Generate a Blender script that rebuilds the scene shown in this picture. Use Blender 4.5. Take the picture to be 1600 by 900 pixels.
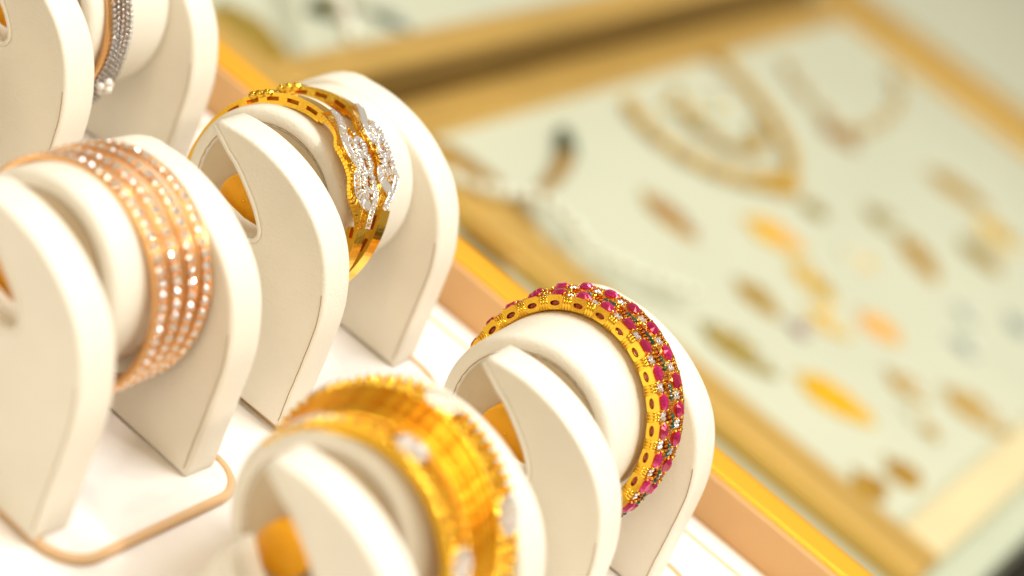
import bpy, bmesh, math, random
from mathutils import Vector, Matrix, Euler
random.seed(7)
R = math.radians
pi = math.pi
sc = bpy.context.scene
for o in list(bpy.data.objects): bpy.data.objects.remove(o)

# ---------------------------------------------------------------- camera
cam = bpy.data.cameras.new('camera'); co = bpy.data.objects.new('camera', cam)
sc.collection.objects.link(co); sc.camera = co
co.location = (-0.4143, -0.2532, 0.3531)
co.rotation_euler = (1.0453, -0.4808, -0.9915)
cam.sensor_width = 36; cam.lens = 82.27
cam.clip_start = 0.01; cam.clip_end = 50
cam.dof.use_dof = True; cam.dof.focus_distance = 0.652; cam.dof.aperture_fstop = 4.7
cam.dof.aperture_blades = 9

# ---------------------------------------------------------------- light
w = bpy.data.worlds.new('World'); sc.world = w; w.use_nodes = True
bg = w.node_tree.nodes['Background']
bg.inputs[0].default_value = (1.0, 0.85, 0.61, 1); bg.inputs[1].default_value = 0.40
sc.view_settings.view_transform = 'Standard'; sc.view_settings.look = 'None'
sc.view_settings.exposure = 0.02; sc.view_settings.gamma = 1
def lamp(name, loc, target, size, power, color):
    l = bpy.data.lights.new(name, 'AREA'); l.shape = 'DISK'; l.size = size; l.energy = power; l.color = color
    o = bpy.data.objects.new(name, l); sc.collection.objects.link(o); o.location = loc
    d = Vector(target) - Vector(loc); o.rotation_euler = d.to_track_quat('-Z', 'Y').to_euler()
    return o
lamp('soft_panel', (0.50, -0.35, 1.4), (0.10, 0, 0), 0.8, 15, (0.93, 0.97, 1.0))
lamp('spot_lamp', (-0.05, -1.0, 1.25), (0.1, -0.05, 0.03), 0.16, 9.3, (1.0, 0.92, 0.82))
lamp('soft_panel', (-0.95, -0.15, 0.95), (0.1, 0, 0), 0.5, 4.2, (1.0, 0.86, 0.62))  # unseen warm fill panel, added at the left to lift the shaded faces
lamp('spot_lamp', (0.35, -0.75, 1.5), (0.1, 0.0, 0.03), 0.06, 3, (1.0, 0.88, 0.7))  # unseen small spot added for sparkle on gems and gold
lamp('spot_lamp', (0.9, 0.25, 1.3), (0.4, 0, 0), 0.08, 3, (1.0, 0.92, 0.8))  # another unseen spot, added for highlights
lamp('spot_lamp', (-0.35, 0.25, 1.3), (0.1, 0, 0), 0.05, 1.6, (1.0, 0.85, 0.66))  # unseen too, added as a sparkle source
lamp('spot_lamp', (0.62, -0.42, 0.7), (0.56, -0.16, -.1), 0.05, 0.3, (1.0, 0.82, 0.5))
lamp('spot_lamp', (0.2, 0.7, 1.3), (0.1, 0.0, 0.03), 0.05, 1.5, (1.0, 0.9, 0.75))  # last of the unseen spots added for sparkle

# ---------------------------------------------------------------- materials
def mat(name, col, rough=.5, metal=0., bump=0., bscale=600, var=0., vscale=30, col2=None, spec=.5, trans=0., sheen=0., ior=1.5, coat=0., sss=0.):
    m = bpy.data.materials.new(name); m.use_nodes = True; nt = m.node_tree; b = nt.nodes['Principled BSDF']
    b.inputs['Base Color'].default_value = (*col, 1); b.inputs['Roughness'].default_value = rough
    b.inputs['Metallic'].default_value = metal; b.inputs['Specular IOR Level'].default_value = spec
    b.inputs['Transmission Weight'].default_value = trans; b.inputs['IOR'].default_value = ior
    b.inputs['Sheen Weight'].default_value = sheen; b.inputs['Coat Weight'].default_value = coat
    tc = nt.nodes.new('ShaderNodeTexCoord')
    if var > 0:
        n = nt.nodes.new('ShaderNodeTexNoise'); n.inputs['Scale'].default_value = vscale; n.inputs['Detail'].default_value = 5
        nt.links.new(tc.outputs['Object'], n.inputs['Vector'])
        r = nt.nodes.new('ShaderNodeValToRGB'); r.color_ramp.elements[0].position = .35; r.color_ramp.elements[1].position = .65
        c2 = col2 or tuple(c * (1 - var) for c in col)
        r.color_ramp.elements[0].color = (*c2, 1); r.color_ramp.elements[1].color = (*col, 1)
        nt.links.new(n.outputs['Fac'], r.inputs[0]); nt.links.new(r.outputs[0], b.inputs['Base Color'])
    if bump > 0:
        n = nt.nodes.new('ShaderNodeTexNoise'); n.inputs['Scale'].default_value = bscale; n.inputs['Detail'].default_value = 4
        nt.links.new(tc.outputs['Object'], n.inputs['Vector'])
        bp = nt.nodes.new('ShaderNodeBump'); bp.inputs['Strength'].default_value = bump; bp.inputs['Distance'].default_value = .0003
        nt.links.new(n.outputs['Fac'], bp.inputs['Height']); nt.links.new(bp.outputs[0], b.inputs['Normal'])
    return m
M = {}
M['leather'] = mat('cream_leather', (.85, .80, .69), .42, bump=.55, bscale=1100, var=.05, vscale=45, spec=.35)
M['inner'] = mat('tan_lining', (.62, .50, .33), .7, bump=.3, bscale=1200, var=.1, vscale=80)
M['orange'] = mat('orange_cap', (1.0, .45, .0), .5, bump=.2, bscale=500, var=.12, vscale=120)
M['thread'] = mat('brown_seam_thread', (.36, .23, .11), .8)
M['pad'] = mat('white_pad_velvet', (.90, .86, .82), .85, bump=.4, bscale=1600, var=.03, vscale=60, sheen=.2)
M['piping'] = mat('tan_piping', (.74, .48, .25), .5, bump=.4, bscale=1500, var=.08, vscale=60)
M['rail'] = mat('tan_rail_leather', (.70, .42, .18), .5, bump=.3, bscale=900, var=.06, vscale=40)
M['gold'] = mat('yellow_gold', (1.0, .60, .06), .16, 1, bump=.12, bscale=900)
M['gold_satin'] = mat('satin_gold', (1.0, .50, .03), .42, .55, bump=.3, bscale=1500)
M['gold_rough'] = mat('granulated_gold', (1.0, .54, .03), .40, 1, bump=1.0, bscale=420, var=.3, vscale=300, col2=(.8, .28, .01))
M['gold_dark'] = mat('dark_gold_granules_shade', (.42, .12, .01), .3, 1)  # dark gold of the granules; also painted shade in bracelet slots and loops
M['rose'] = mat('rose_gold', (.92, .53, .24), .2, 1, bump=.1, bscale=900)
M['frame'] = mat('gold_frame', (.76, .49, .13), .36, .5, bump=.4, bscale=200, var=.12, vscale=12)
M['glare_frame'] = mat('gold_frame_glare', (.80, .70, .42), .3, .1, var=.06, vscale=12)  # gold frame with the bright glare put into a pale colour
M['frame_shade'] = mat('frame_shaded_side', (.20, .125, .03), .5, .2, var=.1, vscale=20)  # shade on the gold frame's front, put into a dark brown
M['diamond'] = mat('diamond', (.97, .96, .98), .03, .8, spec=1.0)
M['white_gold'] = mat('white_gold', (.88, .86, .84), .15, .9)
M['silver'] = mat('silver_bead', (.50, .48, .46), .16, 1)
M['pearl'] = mat('pearl', (.86, .80, .74), .18, .15, spec=.8, coat=.6)
M['ruby'] = mat('ruby', (.60, .008, .14), .06, .35, spec=.8, coat=.3, var=.4, vscale=1100, col2=(.30, .0, .05))
M['ruby_deep'] = mat('deep_ruby', (.42, .005, .08), .06, .3, spec=.9, coat=.5)
M['ruby_pink'] = mat('pink_ruby', (.70, .015, .20), .07, .35, spec=.9, coat=.4, var=.5, vscale=1300, col2=(.40, .0, .08))
M['garnet'] = mat('dark_garnet', (.30, .02, .01), .15, .2, coat=.6)
M['emerald'] = mat('emerald', (.0, .07, .04), .1, .1, coat=.4)
M['velvet'] = mat('pale_green_velvet', (.57, .60, .46), .8, bump=.3, bscale=300, var=.06, vscale=9, sheen=.2)
M['counter'] = mat('pale_counter', (.52, .57, .44), .5, var=.06, vscale=6)
M['floor'] = mat('dark_floor', (.035, .035, .032), .6, var=.3, vscale=5)
M['ochre'] = mat('ochre_gold', (.52, .31, .03), .45, .2)
M['olive'] = mat('olive_gold', (.34, .25, .04), .45, .2)
M['yellow'] = mat('bright_yellow_gold', (.80, .50, .01), .4, .2)
M['mauve'] = mat('mauve_stone', (.33, .16, .18), .3, .1)
M['orangestone'] = mat('orange_stone', (.88, .50, .16), .3, .2)
M['darkgreen'] = mat('dark_green_stone', (.03, .06, .035), .3, .1)
M['brownstone'] = mat('brown_stone', (.40, .23, .04), .35, .2)
M['palestone'] = mat('pale_stone', (.74, .78, .66), .25, .1)
M['greystone'] = mat('blue_grey_stone', (.36, .42, .40), .25, .1)

# ---------------------------------------------------------------- object helpers
COL = sc.collection
def thing(name, label, cat, loc=(0, 0, 0), rz=0, group=None):
    o = bpy.data.objects.new(name, None); COL.objects.link(o); o.empty_display_size = .01
    o.location = loc; o.rotation_euler = (0, 0, rz); o['label'] = label; o['category'] = cat
    if group: o['group'] = group
    return o
def link(name, me, parent=None, m=None):
    o = bpy.data.objects.new(name, me); COL.objects.link(o)
    if parent is not None: o.parent = parent
    if m is not None: o.matrix_local = m
    return o
def part(name, me, parent, m=None, stuff=False):
    o = link(name, me, parent, m)
    if stuff: o['kind'] = 'stuff'
    return o
def struct(name, me):
    o = link(name, me); o['kind'] = 'structure'; return o
class MB:
    def __init__(s): s.v = []; s.f = []; s.sm = []
    def add(s, v, f, sm=True):
        b = len(s.v); s.v += [tuple(q) for q in v]; s.f += [tuple(i + b for i in q) for q in f]; s.sm += [sm] * len(f)
    def addm(s, mb, m):
        b = len(s.v); s.v += [tuple(m @ Vector(q)) for q in mb.v]; s.f += [tuple(i + b for i in q) for q in mb.f]; s.sm += mb.sm
    def mesh(s, name, mt):
        me = bpy.data.meshes.new(name); me.from_pydata(s.v, [], s.f); me.materials.append(M[mt] if isinstance(mt, str) else mt)
        me.polygons.foreach_set('use_smooth', s.sm); me.update()
        bm = bmesh.new(); bm.from_mesh(me); bmesh.ops.recalc_face_normals(bm, faces=bm.faces); bm.to_mesh(me); bm.free()
        return me
def box(x0, x1, y0, y1, z0, z1, bev=0, seg=2):
    bm = bmesh.new(); bmesh.ops.create_cube(bm, size=1)
    for v in bm.verts: v.co = ((x0+x1)/2 + v.co.x*(x1-x0), (y0+y1)/2 + v.co.y*(y1-y0), (z0+z1)/2 + v.co.z*(z1-z0))
    if bev: bmesh.ops.bevel(bm, geom=bm.edges[:] , offset=bev, segments=seg, affect='EDGES', profile=.5)
    mb = MB(); bm.verts.index_update()
    mb.add([v.co[:] for v in bm.verts], [[v.index for v in f.verts] for f in bm.faces], False); bm.free()
    return mb
def sphere(c, r, seg=8, rings=5, sq=(1, 1, 1)):
    mb = MB(); v = [(c[0], c[1], c[2] + r*sq[2])]
    for i in range(1, rings):
        a = pi*i/rings
        for j in range(seg):
            b = 2*pi*j/seg; v.append((c[0] + r*sq[0]*math.sin(a)*math.cos(b), c[1] + r*sq[1]*math.sin(a)*math.sin(b), c[2] + r*sq[2]*math.cos(a)))
    v.append((c[0], c[1], c[2] - r*sq[2])); f = []
    for j in range(seg): f.append((0, 1+j, 1+(j+1) % seg)); f.append((len(v)-1, 1+(rings-2)*seg+(j+1) % seg, 1+(rings-2)*seg+j))
    for i in range(rings-2):
        for j in range(seg): f.append((1+i*seg+j, 1+(i+1)*seg+j, 1+(i+1)*seg+(j+1) % seg, 1+i*seg+(j+1) % seg))
    mb.add(v, f); return mb
def tube(pts, r, seg=8, closed=False):
    pts = [Vector(p) for p in pts]; n = len(pts); v = []; f = []; up = None
    for i, p in enumerate(pts):
        a = pts[(i-1) % n] if (closed or i > 0) else p; b = pts[(i+1) % n] if (closed or i < n-1) else p
        t = (b - a).normalized()
        if up is None: up = t.orthogonal().normalized()
        up = (up - t*up.dot(t)).normalized(); s = t.cross(up)
        rr = r(i/(n-1)) if callable(r) else r
        for k in range(seg):
            th = 2*pi*k/seg; v.append(p + (up*math.cos(th) + s*math.sin(th))*rr)
    m = n if closed else n-1
    for i in range(m):
        for k in range(seg):
            j = (i+1) % n; f.append((i*seg+k, i*seg+(k+1) % seg, j*seg+(k+1) % seg, j*seg+k))
    if not closed: f.append(tuple(range(seg))); f.append(tuple(range((n-1)*seg, n*seg)))
    mb = MB(); mb.add(v, f); return mb
def lathe_x(prof, seg=96, cy=0, cz=0):
    # prof: list of (x, r); axis along x through (cy, cz)
    v = []; f = []; n = len(prof)
    for k in range(seg):
        a = 2*pi*k/seg
        for x, r in prof: v.append((x, cy - r*math.cos(a), cz + r*math.sin(a)))
    for k in range(seg):
        for i in range(n-1):
            f.append((k*n+i, ((k+1) % seg)*n+i, ((k+1) % seg)*n+i+1, k*n+i+1))
    mb = MB(); mb.add(v, f); return mb
def plate(outline, x0, x1, bev=.0016, seg=4):
    bm = bmesh.new(); vs = [bm.verts.new((x0, y, z)) for y, z in outline]
    f = bm.faces.new(vs); r = bmesh.ops.extrude_face_region(bm, geom=[f])
    nv = [g for g in r['geom'] if isinstance(g, bmesh.types.BMVert)]
    for v in nv: v.co.x = x1
    bm.edges.ensure_lookup_table()
    rim = [e for e in bm.edges if abs(e.verts[0].co.x - e.verts[1].co.x) < 1e-7]
    bmesh.ops.recalc_face_normals(bm, faces=bm.faces)
    bmesh.ops.bevel(bm, geom=rim, offset=bev, segments=seg, affect='EDGES', profile=.5, clamp_overlap=True)
    bmesh.ops.remove_doubles(bm, verts=bm.verts, dist=1e-7)
    bmesh.ops.recalc_face_normals(bm, faces=bm.faces)
    bm.verts.index_update(); big = [f for f in bm.faces if len(f.verts) > 8]
    tri = bmesh.ops.triangulate(bm, faces=big)['faces']; flat = set(tri); bm.verts.index_update()
    mb = MB(); mb.v = [v.co[:] for v in bm.verts]
    for f in bm.faces: mb.f.append(tuple(v.index for v in f.verts)); mb.sm.append(f not in flat)
    bm.free(); return mb
def cubic(xs, ys, x):
    # catmull-rom style interpolation on a table
    n = len(xs)
    if x <= xs[0]: return ys[0]
    if x >= xs[-1]: return ys[-1]
    i = max(k for k in range(n-1) if xs[k] <= x); t = (x-xs[i])/(xs[i+1]-xs[i])
    def sl(k):
        if k == 0: return (ys[1]-ys[0])/(xs[1]-xs[0])
        if k == n-1: return (ys[-1]-ys[-2])/(xs[-1]-xs[-2])
        return (ys[k+1]-ys[k-1])/(xs[k+1]-xs[k-1])
    h = xs[i+1]-xs[i]
    return (2*t**3-3*t*t+1)*ys[i]+(t**3-2*t*t+t)*h*sl(i)+(-2*t**3+3*t*t)*ys[i+1]+(t**3-t*t)*h*sl(i+1)

# ---------------------------------------------------------------- the setting
zc = -.108
struct('counter_top', box(-.6, 1.9, -.197, .9, zc-.03, zc, .002).mesh('counter_top', 'counter'))
struct('shop_floor', box(-3, 5, -4, 5, -.95, -.9).mesh('shop_floor', 'floor'))

# near display tray
tray = thing('display_tray', 'cream display tray with tan leather side and gold strip holding the bangle stands', 'tray', (0, 0, -.004))
def tr(mb, dz=.004):
    mb.v = [(a, b, c+dz) for a, b, c in mb.v]; return mb
part('tray_base', tr(box(-.30, .2275, -.42, .42, -.100, -.004, .001)).mesh('tray_base', 'pad'), tray)
part('side_rail', tr(box(.2277, .2430, -.42, .42, -.100, .0112, .0009, 3)).mesh('side_rail', 'rail'), tray)
part('gold_strip', tr(box(.2292, .2422, -.42, .42, .0108, .0126, .0006, 2)).mesh('gold_strip', 'gold_satin'), tray)
part('floor_cushion', tr(box(-.28, .2130, -.41, .41, -.0045, -.0022, .0008)).mesh('floor_cushion', 'pad'), tray)
part('cushion_piping', tr(tube([(.2143, y, -.0032) for y in (-.41, -.2, 0, .2, .41)], .0011)).mesh('cushion_piping', 'piping'), tray)

# ---------------------------------------------------------------- stands
PH = [0, 15, 30, 45, 60, 75, 90, 103]
RR = [.0460, .0463, .0499, .0568, .0632, .0663, .0675, .0672]
T = .0135; G = .0087; CR = .0268; CH = .0423
def outer_pts(a0, a1, n=40):
    out = []
    for i in range(n+1):
        a = a0 + (a1-a0)*i/n; r = cubic(PH, RR, a); out.append((-r*math.cos(R(a)), r*math.sin(R(a))))
    return out
def back_outline():
    o = outer_pts(0, 98)
    # rounded shoulder then down the rear
    y, z = o[-1]
    rear = []
    for i in range(1, 13):
        t = i/12*pi/2
        rear.append((y + .024*math.sin(t), z - .040*(1-math.cos(t))))
    o += rear; o.append((.034, 0.012)); o.append((.034, 0))
    return o
def hole_pts(push=.0010, low=False):
    h = [(.0136, .0640), (.0100, .0622), (.0065, .0603), (.0033, .0590), (.0002, .0572), (-.0030, .0550), (-.0058, .0529), (-.0082, .0508), (-.0103, .0487),
         (-.0120, .0466), (-.0127, .0448)]
    if low: h += [(-.0126, .0410), (-.0118, .0365), (-.0098, .0320), (-.0065, .0288), (-.0025, .0280), (.0020, .0292), (.0060, .0318), (.0090, .0345), (.0122, .0378)]
    else: h += [(-.0122, .0428), (-.0100, .0412), (-.0060, .0402), (-.0010, .0396), (.0040, .0402), (.0090, .0410), (.0122, .0414)]
    return [(y - push*min(1, max(0, (.0136-y)/.022)), z) for y, z in h]
def leg_outline(push, low):
    o = outer_pts(0, 101)
    hole = hole_pts(push, low)
    o += hole + [(.0135, hole[-1][1]-.0012), (.0135, .02), (.0135, 0)]
    return o
def seam_front(dx, side=-1):
    pts = []
    for i in range(25):
        a = 3 + i*1.9
        r = cubic(PH, RR, a) - .0013 + .00004*math.sin(i*1.7)
        pts.append((dx, -r*math.cos(R(a)), r*math.sin(R(a))))
    return pts
stand_mesh = {}
seam_me = tube(seam_front(-.00002), .00013, 5).mesh('seam', 'thread')
_leg = {}
def leg_meshes(push, low):
    if (push, low) not in _leg:
        h = hole_pts(push, low); cy, cz_ = .004, .048; line = []
        for y, z in h:
            d = Vector((cy-y, cz_-z)).normalized()*.0004; line.append((.0006, y+d.x, z+d.y))
        _leg[(push, low)] = (plate(leg_outline(push, low), 0, T, .0012, 4).mesh('leg_plate', 'leather'), tube(line, .0008, 8).mesh('edge_piping', 'leather'))
    return _leg[(push, low)]
def make_stand(label, x, y, a, W, capdz=0, capdy=0, CR=.0268, CH=.0423, ry=0., push=.0010, low=False, capr=.0088):
    leg_me, hp_me = leg_meshes(push, low)
    capdz -= .0014; capdy += .0015
    t = thing('bangle_stand', label, 'bangle stand', (x, y, 0), a, 'cream leather bangle stands in the tray')
    lp = part('leg_plate', leg_me, t); part('seam', seam_me, lp); part('edge_piping', hp_me, lp)
    bp = part('back_plate', plate(back_outline(), W, W+T, .0016, 4).mesh('back_plate', 'leather'), t)
    part('seam', seam_me, bp, Matrix.Translation((W, 0, 0)))
    s = T+G
    prof = [(s+.0010, .0), (s+.0010, .0215), (s+.0006, .0221), (s+.0000, .0228), (s-.0001, .0236), (s+.0003, .0252), (s+.0012, .0262), (s+.0026, CR-.0001), (s+.004, CR), (W-.012, CR+.0003),
            (W-.006, CR+.0004), (W-.0026, CR), (W-.001, CR-.001), (W+.0005, CR-.003), (W+.001, CR-.006)]
    cy = part('roller', lathe_x(prof, 128, ry, CH).mesh('roller', 'leather'), t)
    ring = [(s+.0003, ry-.0225*math.cos(R(q)) + .00015*math.sin(q*.9), CH + .0225*math.sin(R(q)) + .00015*math.cos(q*.7)) for q in range(0, 360, 4)]
    part('seam', tube(ring, .00018, 5, True).mesh('seam', 'thread'), cy)
    part('end_lining', lathe_x([(s+.0006, .0), (s+.0006, .0216)], 64, ry, CH).mesh('end_lining', 'inner'), cy)
    # axle between the leg plate and the roller, with its orange cap and pin
    part('axle_cap', lathe_x([(s-.0062, 0), (s-.0062, capr-.0006), (s-.0056, capr), (s+.001, capr)], 48, capdy, CH + capdz).mesh('axle_cap', 'orange'), t)
    part('cap_pin', sphere((s-.0063, .0005+capdy, CH+capdz+.001), .0005, 8, 5).mesh('cap_pin', 'gold'), t)
    part('foot_block', box(.0139, W-.0003, -.012, .020, 0, .0175, .001).mesh('foot_block', 'leather'), t)
    # the pad it stands on: its own thing
    return t
def round_rect(x0, x1, y0, y1, r, z, n=8):
    pts = []
    for cx, cy, a0 in ((x1-r, y1-r, 0), (x0+r, y1-r, 90), (x0+r, y0+r, 180), (x1-r, y0+r, 270)):
        for i in range(n+1):
            a = R(a0 + 90*i/n); pts.append((cx + r*math.cos(a), cy + r*math.sin(a), z))
    return pts
def make_pad(label, x, y):
    t = thing('stand_pad', label, 'pad', (x, y, -.0022), 0, 'white pads edged with tan piping')
    rr = round_rect(.0022, .0755, -.0562, .0080, .011, .0019)
    n = len(rr); mb = MB()
    lo = [(a, b, .0001) for a, b, c in rr]
    mb.add(rr + lo, [tuple(range(n))] + [(i, (i+1) % n, n+(i+1) % n, n+i) for i in range(n)], False)
    part('pad_cushion', mb.mesh('pad_cushion', 'pad'), t)
    part('piping', tube(round_rect(.0016, .0761, -.0568, .0086, .0115, .0013), .0014, 10, True).mesh('piping', 'piping'), t)
    return t
ST = {1: (0, 0, -.0157, .0597), 2: (.1023, .0007, .0560, .0659), 3: (.0972, -.1024, .0430, .0650),
      4: (-.0020, -.1028, .0166, .0584), 0: (.0970, .0973, .0185, .0615), 5: (-.0035, .0975, .0, .060)}
make_stand('cream leather stand carrying the four rose gold diamond bangles', *ST[1], push=.0042)
make_stand('cream leather stand carrying the pair of openwork gold and diamond bracelets', *ST[2])
make_stand('cream leather stand carrying the two ruby bangles, nearest the glass-topped trays', *ST[3])
make_stand('blurred cream leather stand in the foreground carrying the wide stack of yellow gold bangles', *ST[4], -.0048, .004, .0275, .0423, .0004, .0010, True, .0070)
make_stand('cream leather stand at the top left carrying the strands of silver beads', *ST[0], push=.0025)
make_stand('cream leather stand cut off by the left edge, behind the rose gold bangles stand', *ST[5])
PADL = {1: 'white pad with tan piping under the stand of rose gold bangles', 2: 'white pad with tan piping under the stand of openwork bracelets',
        3: 'white pad with tan piping under the stand of ruby bangles', 4: 'white pad under the foreground stand of wide yellow gold bangles',
        0: 'white pad under the stand of silver bead strands', 5: 'white pad under the stand cut off by the left edge'}
for k, (dx, dy) in {1: (0, 0), 2: (.1065, .001), 3: (.1115, -.0985), 4: (.0, -.1028), 0: (.105, .0975), 5: (-.0015, .0975)}.items():
    make_pad(PADL[k], dx, dy)

# ---------------------------------------------------------------- jewellery helpers
def P(th, x, r):            # th in degrees, 0 = towards the front, 90 = top
    return Vector((x, -r*math.cos(R(th)), r*math.sin(R(th))))
def Fr(th, x, r, twist=0, kx=0):   # local frame: X = bangle axis, Y = tangent, Z = radial out
    rad = Vector((0, -math.cos(R(th)), math.sin(R(th)))); ax = Vector((1, 0, 0)); tan = rad.cross(ax)
    m = Matrix((ax, tan, rad)).transposed().to_4x4(); m.translation = P(th, x, r)
    return m @ Matrix.Rotation(R(twist), 4, 'Z')
def gem(r, h, n=8, table=.55, sx=1, sy=1, low=.5):
    v = [(0, 0, h)] ; mb = MB(); v = []
    for k in range(n): a = 2*pi*(k+.5)/n; v.append((r*table*math.cos(a)*sx, r*table*math.sin(a)*sy, h))
    for k in range(n*2): a = 2*pi*k/(n*2); v.append((r*math.cos(a)*sx, r*math.sin(a)*sy, h*.25))
    for k in range(n): a = 2*pi*(k+.5)/n; v.append((r*.6*math.cos(a)*sx, r*.6*math.sin(a)*sy, -h*low))
    f = [tuple(range(n))]
    for k in range(n):
        a, b = n + 2*k, n + (2*k+1) % (2*n); c = n + (2*k+2) % (2*n)
        f += [(k, a, b), (k, b, c), (k, c, (k+1) % n)]
        f += [(3*n+k, b, a), (3*n+k, c, b), (3*n+k, 3*n+(k+1) % n, c)]
    f.append(tuple(reversed(range(3*n, 4*n))))
    mb.add(v, f, False); return mb
def arc_solid(secs, closed=False):
    # secs: (theta, xl, xr, r0, r1)
    v = []; f = []; n = len(secs)
    for th, xl, xr, r0, r1 in secs:
        for x, r in ((xl, r0), (xl, r1), (xr, r1), (xr, r0)): v.append(P(th, x, r))
    m = n if closed else n-1
    for i in range(m):
        j = (i+1) % n
        for k in range(4): f.append((i*4+k, i*4+(k+1) % 4, j*4+(k+1) % 4, j*4+k))
    if not closed: f += [(0, 1, 2, 3), tuple(range(4*n-4, 4*n))]
    mb = MB(); mb.add(v, f, False); return mb
def lathe_band(prof, seg=160, gap=None):
    # closed section of (x, r) swept around the bangle
    v = []; f = []; n = len(prof)
    for k in range(seg):
        for x, r in prof: v.append(P(360*k/seg, x, r))
    for k in range(seg):
        if gap and gap[0] < 360*(k+.5)/seg < gap[1]: continue
        for i in range(n): f.append((k*n+i, ((k+1) % seg)*n+i, ((k+1) % seg)*n+(i+1) % n, k*n+(i+1) % n))
    mb = MB(); mb.add(v, f); return mb
def bangle(name, label, stand, x0, zc_, ky=0, kz=0, group=None, yc=0., ay=1., az=1.):
    sx, sy, a, W = ST[stand]
    t = thing(name, label, 'bangle' if 'bracelet' not in name else 'bracelet', (0, 0, 0), 0, group)
    base = Matrix.Translation((sx, sy, 0)) @ Matrix.Rotation(a, 4, 'Z') @ Matrix.Translation((x0, yc, zc_))
    rx = Vector((1, -ky, -kz)).normalized(); yy = Vector((ky, 1, 0)); yy = (yy - rx*yy.dot(rx)).normalized(); zz = rx.cross(yy)
    t.matrix_world = base @ Matrix((rx, yy, zz)).transposed().to_4x4() @ Matrix.Diagonal((1, ay, az, 1))
    return t

# ---- four rose gold bangles (stand 1)
rg_stone = gem(.00122, .0009, 8).mesh('diamond', 'diamond')
wd = .0022
rg_band = lathe_band([(-wd, .0297), (-wd, .0316), (-wd+.0002, .0319), (-.0017, .0319), (-.0014, .0312), (.0014, .0312), (.0017, .0319), (wd-.0002, .0319), (wd, .0316), (wd, .0297)]).mesh('band', 'rose')
lab = ['rose gold bangle with a row of diamonds, nearest the camera of its four', 'rose gold diamond bangle, second from the near side of the stack of four',
       'rose gold diamond bangle, third from the near side of the stack of four', 'rose gold diamond bangle, farthest of the four, next to the back plate']
for i, x in enumerate((.0362, .0423, .0483, .0545)):
    t = bangle('diamond_bangle', lab[i], 1, x, .0388 - .0003*(i % 2), group='rose gold bangles stacked on one stand', kz=.02*(i-1), yc=-.0008+.0003*i)
    part('band', rg_band, t)
    n = 64; off = random.random()*5
    for k in range(n):
        th = off + 360*k/n
        part('diamond', rg_stone, t, Fr(th, 0, .0313, random.uniform(0, 40)) @ Euler((random.uniform(-.1, .1), random.uniform(-.1, .1), 0)).to_matrix().to_4x4())
    mb = MB(); bd = sphere((0, 0, 0), .00042, 6, 4)
    for k in range(n):
        for s in (-1, 1): mb.addm(bd, Matrix.Translation(P(off + 360*(k+.5)/n, s*.00105, .0319)))
    part('prong_beads', mb.mesh('prong_beads', 'rose'), t, stuff=True)

# ---- ruby bangles (stand 3)
def link_mesh(hw, x0, x1, h):
    # gold setting: tangential half width hw, axis x0..x1, radial 0..h, oval hole sunk in both side faces
    mb = MB(); n = 20; rect = []; ell = []
    for k in range(n):
        a = 2*pi*k/n; c, s = math.cos(a), math.sin(a); q = max(abs(c), abs(s))
        rect.append((hw*c/q, h/2 + h/2*s/q)); ell.append((hw*.60*c, h*.42 + h*.19*s))
    for side, x in ((-1, x0), (1, x1)):
        d = -side*.0007
        v = [(x, a, b) for a, b in rect] + [(x, a, b) for a, b in ell] + [(x+d, a, b) for a, b in ell]
        f = [(k, (k+1) % n, n+(k+1) % n, n+k) for k in range(n)] + [(n+k, n+(k+1) % n, 2*n+(k+1) % n, 2*n+k) for k in range(n)]
        mb.add(v, f, False)
    v = [(x0, a, b) for a, b in rect] + [(x1, a, b) for a, b in rect]
    mb.add(v, [(k, (k+1) % n, n+(k+1) % n, n+k) for k in range(n)], False)
    return mb
HX = .0036
lk = link_mesh(.00265, -HX, HX, .0041).mesh('setting', 'gold')
eye_mb = MB()
for s in (-1, 1):
    eye_mb.addm(gem(.0012, .0004, 8, .6, 1.2, .6), Matrix.Translation((s*(HX-.0008), 0, .0017)) @ Matrix.Rotation(s*pi/2, 4, 'Y') @ Matrix.Rotation(pi/2, 4, 'Z'))
eye = eye_mb.mesh('side_hole_fill', 'garnet')  # dark red fill sunk in the oval side openings
rbs = [gem(.0023, .0015, 8, .5, .62, 1.15).mesh('ruby', q) for q in ('ruby', 'ruby_deep', 'ruby_pink')]
col = MB()     # ribbed connector
for dy in (-.0009, 0, .0009):
    col.addm(tube([(-HX*.93, dy, -.0001), (-HX*.93, dy, .0038)], .00062, 8), Matrix.Identity(4))
    col.addm(tube([(HX*.93, dy, -.0001), (HX*.93, dy, .0038)], .00062, 8), Matrix.Identity(4))
col.addm(box(-HX*.93, HX*.93, -.0014, .0014, .0002, .0035), Matrix.Identity(4))
colm = col.mesh('connector', 'gold')
clus = MB()
for dx, dy in ((-.0007, -.0006), (.0007, -.0006), (-.0007, .0007), (.0007, .0007)):
    clus.addm(gem(.00068, .0006, 6), Matrix.Translation((dx, dy, .0036)))
clm = clus.mesh('diamond_cluster', 'diamond')
prg = MB()
for sx_ in (-1, 1):
    for sy_ in (-1, 1): prg.addm(sphere((sx_*.00125, sy_*.0024, .0047), .00040, 6, 4), Matrix.Identity(4))
prm = prg.mesh('prongs', 'gold')
grn = MB()
for k in range(7):
    for dx in (.0018, .0026): grn.addm(sphere((dx*(1 if k % 2 else .95), -.0036+.0012*k, .0038+.0002*(k % 3)), .00050, 6, 4), Matrix.Identity(4))
    grn.addm(sphere((-.0030, -.0036+.0012*k, .0037), .00038, 6, 4), Matrix.Identity(4))
grm = grn.mesh('granules', 'gold_dark')
gar = MB()
for k in range(6): gar.addm(sphere((.0034, -.0033+.00125*k, .0037), .00062, 6, 4), Matrix.Identity(4))
garm = gar.mesh('garnet_beads', 'garnet')
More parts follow.
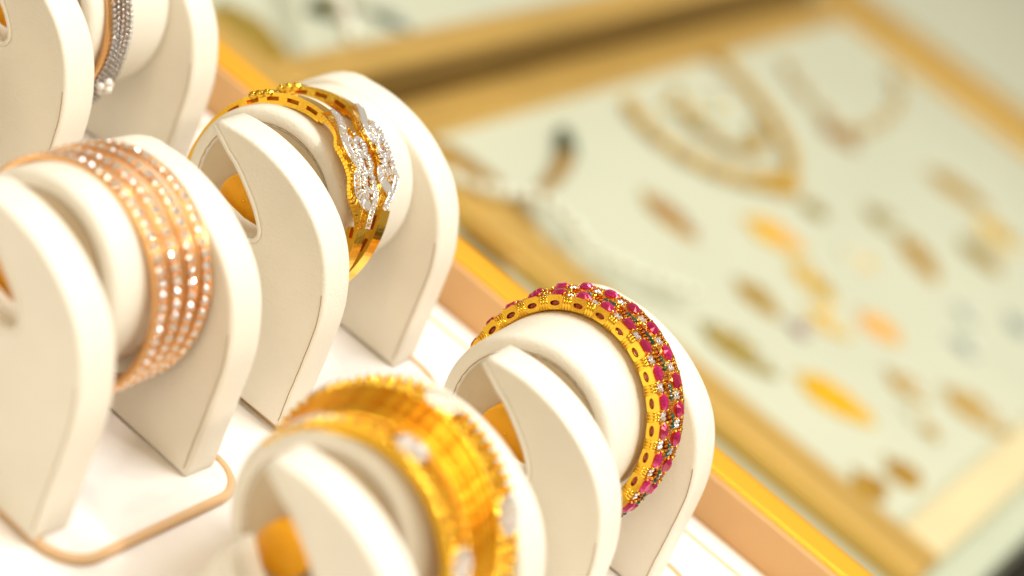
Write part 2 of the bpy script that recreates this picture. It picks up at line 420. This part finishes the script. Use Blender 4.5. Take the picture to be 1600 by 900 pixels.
em = gem(.0008, .0008, 6)
for i, (x0, ky, kz, lb) in enumerate(((.0455, .15, .085, 'yellow gold bangle set with rubies and diamonds, the near one of the ruby pair'), (.0540, .13, .06, 'yellow gold ruby bangle, the far one of the pair, against the back plate'))):
    t = bangle('ruby_bangle', lb, 3, x0, .0413, ky, kz, 'ruby bangles on one stand', -.0012, .955)
    n = 26; ro = .0300; off = 3 if i == 0 else 9
    part('inner_band', lathe_band([(-HX+.0006, ro-.0003), (-HX+.0006, ro+.0012), (HX-.0006, ro+.0012), (HX-.0006, ro-.0003)]).mesh('inner_band', 'gold'), t)
    for k in range(n):
        th = off + 360*k/n
        s = part('setting', lk, t, Fr(th, 0, ro))
        part('ruby', random.choice(rbs), s, Matrix.Translation((-.0011 if i == 0 else .0002, 0, .0040)) @ Euler((random.uniform(-.08, .08), -.25 if i == 0 else -.1, 0)).to_matrix().to_4x4())
        part('side_hole_fill', eye, s)
        part('prongs', prm, s, Matrix.Translation((-.0011 if i == 0 else .0002, 0, -.0003)))
        part('granules', grm, s, stuff=True)
        if i == 0: part('garnet_beads', garm, s, stuff=True)
        c = part('connector', colm, t, Fr(th + 180/n, 0, ro))
        part('diamond_cluster', clm, c, Matrix.Translation((-.0012 if i == 0 else .0, 0, 0)) )
        if i == 0:
            mb = MB()
            for dy in (-.0032, -.0018, -.0004): mb.addm(em, Matrix.Translation((.0035, dy, .0040)))
            if k == 0: emm = mb.mesh('emerald_beads', 'emerald')
            part('emerald_beads', emm, c)

# ---- openwork gold and diamond bracelets (stand 2)
def interp(tab, th):
    xs = [a for a, b in tab]; ys = [b for a, b in tab]; return cubic(xs, ys, th)
def baguette(l, w_, h):
    mb = MB(); v = [(a*w_/2, b*l/2, 0) for a, b in ((-1, -1), (1, -1), (1, 1), (-1, 1))] + [(a*w_/2*.45, b*l/2*.8, h) for a, b in ((-1, -1), (1, -1), (1, 1), (-1, 1))]
    mb.add(v, [(4, 5, 6, 7), (0, 1, 5, 4), (1, 2, 6, 5), (2, 3, 7, 6), (3, 0, 4, 7), (3, 2, 1, 0)], False); return mb
bag = baguette(.0026, .00088, .0006)
rnd = gem(.00062, .00055, 6)
def bracelet(label, x0, ky, kz, ledge, redge, rib1, loops, rib2, tail, th0, th1):
    t = bangle('openwork_bracelet', label, 2, x0, .0420, ky, kz, 'openwork gold bracelets on one stand', -.0024, .94, .98)
    def lx(th, x, r=.0325):   # absolute stand x to bracelet x (undo the lean)
        p = P(th, 0, r); return x/1000 - x0 - ky*p.y - kz*p.z
    hw = .0024
    # plain part of the hoop: two rails and posts round the back, leaving long open slots
    a0, a1 = th1-1, th0+361
    N = 150
    ths = [th1 - 1 - (360-(th1-th0)-2)*0 + (360-(th1-th0)+2)*k/N for k in range(N+1)]
    part('outer_rail', arc_solid([(q, -hw, hw, .0315, .0327) for q in ths]).mesh('outer_rail', 'gold'), t)
    part('inner_rail', arc_solid([(q, -hw, hw, .0290, .0303) for q in ths]).mesh('inner_rail', 'gold'), t)
    q = ths[0]; k = 0
    pm = arc_solid([(a, -hw*.97, hw*.97, .0296, .0320) for a in (-2.8, 0, 2.8)]).mesh('post', 'gold')
    core = arc_solid([(a, -hw*.55, hw*.55, .0297, .0319) for a in ths]).mesh('slot_shade_core', 'gold_dark')  # dark strip in the slots, their inner shade painted as its colour
    part('slot_shade_core', core, t)
    while q < ths[-1]:
        m = Matrix.Rotation(-R(q), 4, 'X'); part('post', pm, t, m); q += 13.5
    # crest plate with scalloped gold side
    secs = []
    for j in range(61):
        th = th0 + (th1-th0)*j/60; e = .0003*abs(math.sin(j*pi/5))
        secs.append((th, lx(th, interp(ledge, th))+e, lx(th, interp(redge, th))-e, .0309, .0322))
    cr = part('crest', arc_solid(secs).mesh('crest', 'gold'), t)
    for ed, sg in ((ledge, -1), (redge, 1)):
        bmx = MB()
        for j in range(34):
            th = th0 + (th1-th0)*(j+.5)/34
            bmx.addm(box(-.0003, .0003, -.00045, .00045, -.0006, .0006), Fr(th, lx(th, interp(ed, th))+sg*.00005, .0315))
            if sg > 0: bmx.addm(sphere((0, 0, 0), .00028, 6, 4), Fr(th, lx(th, interp(ed, th))-sg*.0002, .0323))
        part('edge_beading', bmx.mesh('edge_beading', 'gold'), cr, stuff=True)
    def run(path, n): 
        th = [a for a, b in path]; out = []
        for i in range(n):
            u = i/(n-1)*(len(path)-1); idx = list(range(len(path)))
            out.append((cubic(idx, th, u), cubic(idx, [b for a, b in path], u)))
        return out
    def ribbon(path, n, wmul=1.):
        q = run(path, n); rails = [MB(), MB()]
        pts = [P(a, lx(a, b), .0336) for a, b in q]
        for i, (a, b) in enumerate(q):
            d = (pts[min(i+1, n-1)] - pts[max(i-1, 0)]); m = Fr(a, lx(a, b), .0332)
            loc = m.to_3x3().inverted() @ d; ang = math.atan2(loc.y, loc.x)
            part('baguette_diamond', bagm[wmul], cr, m @ Matrix.Rotation(ang, 4, 'Z') @ Euler((random.uniform(-.22, .22), random.uniform(-.15, .15), 0)).to_matrix().to_4x4())
        for s in (-1, 1):
            line = []
            for i, p in enumerate(pts):
                d = (pts[min(i+1, n-1)] - pts[max(i-1, 0)]).normalized(); rad = Vector((0, p.y, p.z)).normalized()
                line.append(p + d.cross(rad)*s*.00155*wmul - rad*.0002)
            part('ribbon_edge', tube(line, .00022, 6).mesh('ribbon_edge', 'white_gold'), cr)
    ribbon(rib1, 17); ribbon(rib2, 10)
    ribbon(tail, 11, .7)
    pave = MB(); wall = MB(); done = []; eyes = MB()
    for (a, b, rt, rx) in loops:
        n = 13
        for k in range(n):
            an = 2*pi*k/n; da = rt*math.sin(an); db = rx*math.cos(an)
            th = a + math.degrees(da/.033); pave.addm(rnd, Fr(th, lx(a, b)+db, .0336, k*17))
        n2 = 26
        ring = []
        for k in range(n2):
            an = 2*pi*k/n2; th = a + math.degrees(rt*math.sin(an)/.033); ring.append(P(th, lx(a, b)+rx*math.cos(an), .0329))
        wall.addm(tube(ring, .0007, 6, True), Matrix.Identity(4))
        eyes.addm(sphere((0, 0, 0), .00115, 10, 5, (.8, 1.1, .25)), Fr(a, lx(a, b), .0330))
        pave.addm(gem(.00055, .0005, 6), Fr(a, lx(a, b), .0337))
    for i in range(230):           # little stones filling between ribbons and loops
        a, b = random.choice(loops)[:2]; th = a + random.uniform(-9, 8)
        b2 = b + random.uniform(-4.6, 4.6)
        l_, r_ = interp(ledge, th)+.35, interp(redge, th)-.35
        if b2 < l_ or b2 > r_: continue
        if any(((th-a_)/math.degrees(rt_/.033))**2 + ((b2-b_)*.001/rx_)**2 < 1.0 for a_, b_, rt_, rx_ in loops): continue
        if any((th-a_)**2*.33 + (b2-b_)**2 < .72 for a_, b_ in done): continue
        done.append((th, b2)); pave.addm(gem(.00052, .0005, 6), Fr(th, lx(th, b2), .0328, i*23))
    part('pave_diamonds', pave.mesh('pave_diamonds', 'diamond'), cr, stuff=True)
    part('loop_shade_discs', eyes.mesh('loop_shade_discs', 'gold_dark'), cr)  # dark discs painting the shade of the open loop centres
    part('setting_walls', wall.mesh('setting_walls', 'white_gold'), cr)
    # clasp and hinge knuckles at the back of the top
    for th in (128, 133, 137):
        part('clasp_knuckle', tube([P(th, -.0034, .0325), P(th, .0034, .0325)], .0012, 10).mesh('clasp_knuckle', 'gold'), t)
bagm = {1.: bag.mesh('baguette_diamond', 'diamond'), .7: baguette(.0017, .0010, .0006).mesh('baguette_diamond', 'diamond')}
bracelet('gold bracelet with openwork sides and twisted diamond crest, the near one of the pair', .0250, .132, .147,
    [(22, 21.5), (30, 20.5), (38, 18.2), (44, 18.6), (50, 20.2), (56, 20.6), (62, 20.5), (68, 20.6), (76, 24.5), (92, 27.5)],
    [(22, 26.5), (30, 28), (38, 30.5), (46, 31.5), (56, 32.5), (67, 33.5), (78, 32.5), (92, 33)],
    [(90, 31.5), (82, 29), (75, 25.8), (68, 23.2), (62, 22.8), (57, 24)],
    [(66.5, 29.9, .0026, .0021), (56.5, 28.6, .0027, .0023), (47, 27.2, .0027, .0023)],
    [(51, 21.8), (46, 20.6), (41, 20.6), (37, 22.5), (35, 25)],
    [(44, 30), (38, 28.8), (32, 26.5), (24, 24.6)], 22, 92)
bracelet('gold bracelet with openwork sides and twisted diamond crest, the far one of the pair', .0365, .163, .269,
    [(28, 31), (36, 30.5), (44, 31.5), (50, 35), (58, 36), (66, 33.5), (74, 34.5), (82, 38.5), (92, 42.5)],
    [(28, 36.5), (36, 40), (44, 44), (52, 45), (62, 45.5), (72, 46), (82, 46.5), (92, 48.5)],
    [(90, 46), (83, 42), (76, 38), (69, 35.8), (64, 36.5)],
    [(72, 42.7, .0025, .0020), (62, 40.9, .0028, .0025), (52.5, 40.4, .0026, .0022)],
    [(50, 34), (45, 33.2), (41, 35.3), (39, 38)],
    [(48, 43.6), (42, 41), (36, 37.5), (30, 34.2)], 28, 92)

# ---- yellow gold stack (stand 4)
def ornate(label, x0, clusters, u, hw=.0044):
    t = bangle('ornate_gold_bangle', label, 4, x0, .0370, .02, .04, 'wide yellow gold bangles on one stand', -.0045+.0035*u, .90+.07*u, 1.03-.02*u)
    part('band', lathe_band([(-hw, .0326), (-hw, .0345), (-hw+.0006, .0352), (-.002, .0354), (0, .0349), (.002, .0354), (hw-.0006, .0352), (hw, .0345), (hw, .0326)], 160, (160, 250) if u == 0 else None).mesh('band', 'gold'), t)
    bead = sphere((0, 0, 0), .00115, 10, 6).mesh('bead', 'gold')
    n = 74
    for s in (-1, 1):
        for k in range(n):
            if u == 0 and 158 < 360*k/n < 252: continue
            part('bead', bead, t, Fr(360*k/n + (2.4 if s > 0 else 0), s*(hw-.0004), .0354))
    tw = MB()
    for k in range(90):
        th = 4*k
        if u == 0 and 158 < th < 252: continue
        tw.addm(sphere((0, 0, 0), .0010, 8, 5, (1.6, .6, .8)), Fr(th, 0, .0352, 40 if k % 2 else -40))
    part('twisted_rope', tw.mesh('twisted_rope', 'gold'), t, stuff=True)
    for th in clusters:
        m = MB()
        cb = MB(); 
        for i, (q, rr_) in enumerate([(0, 0)] + [(k*60, .0019) for k in range(6)] + [(k*30+15, .0036) for k in range(12)]):
            dx = rr_*math.cos(R(q)); dy = rr_*math.sin(R(q))*1.15
            m.addm(gem(.00095, .0009, 6), Matrix.Translation((dx, dy, .0012 - (rr_*90)**2*.003)))
        c = part('cluster_base', lathe_c.mesh('cluster_base', 'gold'), t, Fr(th, 0, .0352))
        part('diamond_cluster', m.mesh('diamond_cluster', 'diamond'), c, stuff=True)
lathe_c = sphere((0, 0, 0), .0050, 16, 6, (1, 1.15, .2))
ornate('beaded yellow gold bangle with diamond clusters, at the near edge of the wide gold stack', .0265, (88, 36, 140, 262, 310), 0)
ornate('beaded yellow gold bangle with diamond clusters, at the far edge of the wide gold stack', .0525, (95, 42, 150, 210, 270, 330), 1)
def rope_band(r0, amp, wx, n=180):
    v = []; f = []; m = 8
    for k in range(n):
        for i in range(m):
            a = 2*pi*i/m; rr = 1 + amp*math.cos(k*pi/2 + a)
            v.append(P(360*k/n, wx*math.cos(a)*rr, r0 + .0010*math.sin(a)*rr))
    for k in range(n):
        if 165 < 360*k/n < 245: continue
        for i in range(m): f.append((k*m+i, ((k+1) % n)*m+i, ((k+1) % n)*m+(i+1) % m, k*m+(i+1) % m))
    mb = MB(); mb.add(v, f); return mb
thin = rope_band(.0345, .16, .00085, 240).mesh('band', 'gold_rough')
ords = ['first', 'second', 'third', 'fourth', 'fifth', 'sixth', 'seventh', 'eighth']
for i in range(8):
    sx, sy, a, W = ST[4]; x = .0324 + i*.00214
    t = bangle('thin_gold_bangle', 'thin ribbed yellow gold bangle between the beaded ones, %s from the near side' % ords[i], 4, x, .0372 + random.uniform(-.0005, .0003), .02 + random.uniform(-.008, .008), .04, 'thin yellow gold bangles in the wide stack', yc=-.0036+.0026*i/7+random.uniform(-.0004, .0004), ay=.915+.05*i/7, az=1.03)
    part('band', thin, t)

# ---- silver bead strands (stand 0)
t = bangle('silver_bead_bracelet', 'grey silver bracelet of five bead strands with a pearl cluster clasp, at the top left', 0, .0345, .0400, .10, .02)
bd = sphere((0, 0, 0), .00078, 8, 5)
for i in range(5):
    mb = MB(); x = (i-2)*.0017
    for k in range(122): mb.addm(bd, Matrix.Translation(P(360*k/122 + i*1.3, x + .0002*math.sin(k*.4+i), .0312 + .0001*math.sin(k*.3+i*2))))
    part('bead_strand', mb.mesh('bead_strand', 'silver'), t, stuff=True)
part('back_band', lathe_band([(-.0048, .0290), (-.0048, .0302), (.0040, .0302), (.0040, .0290)]).mesh('back_band', 'rose'), t)
pl = sphere((0, 0, 0), .0014, 12, 8).mesh('pearl', 'pearl')
cg = Fr(-8, -.001, .0318)
for dx, dy, dz in ((-.0018, 0, .0008), (.0018, .0004, .0008), (0, .0018, .0012), (0, -.0018, .0008), (.0003, 0, .0022), (.0032, -.0004, 0)):
    part('pearl', pl, t, cg @ Matrix.Translation((dx, dy, dz)))

# ---------------------------------------------------------------- far trays
zt = -.103
def far_tray(label, x0, x1, y0, y1, bw, top, group='gold framed trays of jewellery'):
    t = thing('jewellery_tray', label, 'tray', ((x0+x1)/2, (y0+y1)/2, zc), 0, group)
    ox, oy = (x0+x1)/2, (y0+y1)/2; h = top - zc
    hx, hy = (x1-x0)/2, (y1-y0)/2
    part('velvet_panel', box(-hx+.005, hx-.005, -hy+.005, hy-.005, .0005, zt-zc).mesh('velvet_panel', 'velvet'), t)
    for a, b, c, d in ((-hx, -hx+bw, -hy, hy), (hx-bw*.65, hx, -hy, hy)):
        part('frame_bar', box(a, b, c, d, 0, h, .003, 3).mesh('frame_bar', 'frame'), t)
    for a, b, c, d in ((-hx+bw, hx-bw, -hy, -hy+bw*.75), (-hx+bw, hx-bw, hy-bw*.75, hy)):
        part('frame_bar', box(a, b, c, d, 0, h-.0003, .003, 3).mesh('frame_bar', 'glare_frame' if c < 0 and y0 < 0 else 'frame'), t)
    return t
far_tray('wide gold framed tray of pale green velvet full of earrings and necklaces', .477, 1.077, -.180, .150, .030, -.096)
ft = far_tray('gold framed jewellery tray farther back, along the top edge', .400, 1.05, .1535, .50, .026, -.074)
part('frame_side_shade', box(-.3245, .3245, -.1750, -.1728, 0, .0300, .0006).mesh('frame_side_shade', 'frame_shade'), ft)  # added dark board that paints the shaded front of the frame
far_tray('pale jewellery tray beyond the wide one, at the top right corner', 1.10, 1.60, -.180, .32, .030, -.098)
zj = zt + .0012
rng = random.Random(3)
def cluster(name, label, cat, x, y, L, W, ang, cols, group=None, dens=1.0, shape='drop'):
    t = thing(name, label, cat, (x, y, zt), R(ang), group); L *= 1.2; W *= 1.5
    # base plate
    n = 24; mb = MB(); top = []; bot = []
    for k in range(n):
        a = 2*pi*k/n; u = math.cos(a); wdt = math.sin(a)*(1 - (.35*u if shape == 'drop' else 0))
        rr = 1 + .06*math.cos(a*9)
        top.append((L/2*u*rr*.92, W/2*wdt*rr*.92, .0022)); bot.append((L/2*u*rr, W/2*wdt*rr, .0003))
    mb.add(top + bot, [tuple(range(n))] + [(i, (i+1) % n, n+(i+1) % n, n+i) for i in range(n)], False)
    part('base', mb.mesh('base', cols[0]), t)
    st = [MB() for _ in cols]
    for i in range(int(34*dens)):
        a = rng.uniform(0, 2*pi); q = math.sqrt(rng.random())*.85; u = q*math.cos(a)
        px, py = L/2*u, W/2*q*math.sin(a)*(1 - (.35*u if shape == 'drop' else 0))
        ci = 0 if len(cols) == 1 else (rng.randrange(len(cols)) if u < 0.2 else min(len(cols)-1, 1))
        st[ci].addm(sphere((0, 0, 0), rng.uniform(.0008, .0016), 8, 5), Matrix.Translation((px, py, .0026)))
    for c, m in zip(cols, st):
        if m.v: part('stones', m.mesh('stones', c), t, stuff=True)
    hook = tube([(-L/2 - .002 + .002*math.cos(q/8*pi*1.6), .002*math.sin(q/8*pi*1.6), .001) for q in range(9)], .0005, 6)
    part('hook', hook.mesh('hook', cols[0]), t)
    return t
E_ = 'earrings and pendants laid on the green velvet'
cluster('earring', 'ochre earring with a mauve stone end, below the big necklace', 'earring', .624, .035, .031, .0125, -100, ['ochre', 'mauve'], E_)
cluster('pendant', 'yellow gold pendant with pinkish stones right of the mauve tipped earring', 'pendant', .689, .0, .029, .0150, -64, ['yellow', 'orangestone'], E_)
cluster('earring', 'ochre teardrop earring above the green and white brooch', 'earring', .612, -.028, .023, .0118, -99, ['ochre', 'olive'], E_)
cluster('earring', 'yellow green earring just below the yellow and pink pendant', 'earring', .671, -.034, .028, .0125, -112, ['yellow', 'olive', 'palestone'], E_)
cluster('earring', 'pale green and yellow earring between the pendant and the long ochre drop', 'earring', .731, -.035, .019, .0118, -88, ['palestone', 'yellow'], E_)
cluster('earring', 'pale olive earring joined to the top of the long ochre drop', 'earring', .803, -.023, .023, .0135, -94, ['olive', 'palestone'], E_)
cluster('pendant', 'long ochre drop pendant below the pale olive earring', 'pendant', .789, -.052, .034, .0135, -129, ['ochre', 'brownstone'], E_)
cluster('earring', 'small olive earring near the right edge, beside the long ochre drop', 'earring', .852, -.069, .026, .0135, -111, ['olive', 'ochre'], E_)
cluster('earring', 'ochre earring highest on the right, next to the gold frame', 'earring', .921, -.025, .034, .0150, -80, ['ochre', 'olive'], E_)
cluster('earring', 'tiny olive earring close under the tip of the big necklace', 'earring', .750, .004, .012, .0080, -84, ['olive'], E_)
cluster('brooch', 'ochre brooch with white and green stones beside the ruby bangles', 'brooch', .553, -.047, .034, .0155, -83, ['olive', 'palestone', 'yellow'], E_)
cluster('earring', 'bright orange round earring in the middle of the velvet', 'earring', .677, -.074, .021, .0136, -92, ['orangestone', 'yellow'], E_)
cluster('brooch', 'large bright yellow gold leaf brooch below the orange earring', 'brooch', .577, -.093, .034, .0168, -75, ['yellow'], E_, 1.4)
cluster('brooch', 'large pale tan brooch near the right edge of the photo', 'brooch', .670, -.139, .032, .0170, -83, ['ochre', 'palestone', 'palestone'], E_)
cluster('earring', 'faint slim tan earring left of the large pale tan brooch', 'earring', .615, -.126, .025, .0070, -117, ['palestone', 'ochre'], E_)
cluster('earring', 'round brownish gold stud, the left one of the lowest pair', 'earring', .527, -.135, .0150, .0130, -111, ['ochre', 'brownstone'], E_, shape='round')
cluster('earring', 'round brownish gold stud, the right one of the lowest pair', 'earring', .559, -.140, .0155, .0132, -105, ['ochre', 'brownstone'], E_, shape='round')
cluster('ring', 'small blue grey stone, the upper of two beside the right edge', 'ring', .766, -.094, .011, .010, -93, ['greystone', 'palestone'], E_, .5, 'round')
cluster('ring', 'small blue grey stone, the lower of two beside the right edge', 'ring', .728, -.108, .012, .010, -79, ['greystone', 'palestone'], E_, .5, 'round')
cluster('ring', 'tiny mauve stone between the ochre and the orange earrings', 'ring', .613, -.053, .0085, .0068, -86, ['mauve', 'palestone'], E_, .4, 'round')
cluster('ring', 'grey stone at the right edge of the photo, under the olive earring', 'ring', .798, -.115, .014, .010, -123, ['greystone'], E_, .5, 'round')
cluster('pendant', 'reddish brown pendant hanging from the fainter necklace', 'pendant', .869, .042, .022, .0113, -89, ['brownstone', 'mauve', 'ochre'], E_)
cluster('brooch', 'large olive brooch in the farther tray at the top left', 'brooch', .485, .212, .052, .020, -106, ['olive', 'ochre'], E_, 1.6)
cluster('brooch', 'dark green brooch in the farther tray at the top of the photo', 'brooch', .570, .226, .036, .0105, -1, ['darkgreen', 'olive'], E_)
cluster('brooch', 'small dark brooch right of the dark green one in the farther tray', 'brooch', .599, .209, .018, .0075, -53, ['darkgreen', 'greystone'], E_)
cluster('brooch', 'wide ochre ornament lying on the corner of the tray behind the bead string', 'brooch', .508, .094, .066, .036, -75, ['brownstone', 'ochre'], E_)
cluster('brooch', 'second wide brown gold ornament, on the frame corner beside the near tray edge', 'brooch', .494, .052, .050, .030, -95, ['brownstone', 'ochre'], E_)
cluster('earring', 'small yellow green earring left of the orange earring', 'earring', .642, -.058, .020, .011, -80, ['yellow', 'palestone'], E_)
cluster('earring', 'ochre earring between the brooch and the large pale tan one', 'earring', .640, -.108, .020, .012, -95, ['ochre', 'palestone'], E_)
cluster('earring', 'olive and yellow earring at the far right, below the ochre top one', 'earring', .900, -.062, .026, .013, -100, ['yellow', 'olive'], E_)
# dark crescent bracelet
t = thing('curved_brooch', 'dark green and brown crescent brooch standing alone on the velvet', 'brooch', (.585, .088, zt), 0, E_)
cp = [Vector((.619-.585, .106-.088, .003)), Vector((.604-.585, .094-.088, .003)), Vector((.581-.585, .084-.088, .003)), Vector((.547-.585, .075-.088, .003))]
line = []
for i in range(16):
    u = i/15*3; idx = [0, 1, 2, 3]; line.append((cubic(idx, [c.x for c in cp], u), cubic(idx, [c.y for c in cp], u), .003))
part('green_half', tube(line[:8], lambda u: .002 + .0035*math.sin(pi*(.15+.5*u)), 8).mesh('green_half', 'darkgreen'), t)
part('gold_half', tube(line[7:], lambda u: .002 + .0035*math.sin(pi*(.65+.3*u)), 8).mesh('gold_half', 'brownstone'), t)
def necklace(label, pts, r, step, col, loc, col2=None, z=None, group=None, closed=False):
    t = thing('necklace', label, 'necklace', (loc[0], loc[1], zt if z is None else z), 0, group)
    n = len(pts); idx = list(range(n)); L = 0; q = []
    for i in range(400):
        u = i/399*(n-1); q.append(Vector((cubic(idx, [p[0] for p in pts], u)-loc[0], cubic(idx, [p[1] for p in pts], u)-loc[1], r*1.1)))
    mA = sphere((0, 0, 0), r, 8, 5).mesh('bead', col); mB_ = sphere((0, 0, 0), r*.8, 8, 5).mesh('bead', col2 or col)
    acc = 0; last = q[0]; c = 0
    part('string', tube(q[::8], r*.25, 5).mesh('string', col), t)
    for p in q:
        acc += (p-last).length; last = p
        if acc >= step or p is q[0]:
            acc = 0; part('bead', mA if c % 3 else mB_, t, Matrix.Translation(p)); c += 1
    return t
N_ = 'necklaces and bead strings laid out in the trays'
nk = necklace('large gold necklace laid in a pointed loop on the velvet', [(.702, .112), (.691, .092), (.691, .069), (.700, .052), (.718, .037), (.746, .025), (.781, .037), (.808, .060), (.825, .081), (.840, .113), (.841, .126)], .0038, .0062, 'ochre', (.75, .07), 'yellow', group=N_)
necklace('inner row of olive and pale beads within the large gold necklace', [(.757, .108), (.739, .089), (.737, .072), (.748, .056), (.773, .055), (.79, .07)], .0036, .0060, 'ochre', (.75, .07), 'olive', group=N_)
necklace('short string of pale and yellow beads lying across the middle of the large gold necklace', [(.735, .102), (.765, .09), (.79, .088), (.80, .10)], .0036, .0065, 'palestone', (.75, .07), 'yellow', group=N_)
necklace('fainter pale gold necklace right of the large one', [(.912, .108), (.894, .089), (.880, .062), (.877, .044), (.909, .039), (.959, .044), (1.003, .058), (1.023, .075)], .0032, .0075, 'ochre', (.92, .06), 'palestone', group=N_)
necklace('long string of pale beads draped over the corner of the gold frame', [(.470, .105), (.486, .092), (.500, .078), (.525, .066), (.525, .047), (.516, .030), (.526, .012), (.544, -.009), (.552, -.016)], .0042, .0088, 'palestone', (.52, .04), 'palestone', zt+.0065, N_)
necklace('string of pale beads hanging across the tray at the top left', [(.560, .25), (.547, .234), (.518, .207), (.500, .184), (.49, .175)], .0045, .0092, 'palestone', (.52, .2), 'pearl', -.076, N_)
cluster('pendant', 'gold pendant at the point of the large gold necklace', 'pendant', .750, .028, .026, .014, -30, ['ochre', 'yellow'], E_)

sc.render.engine = 'CYCLES'
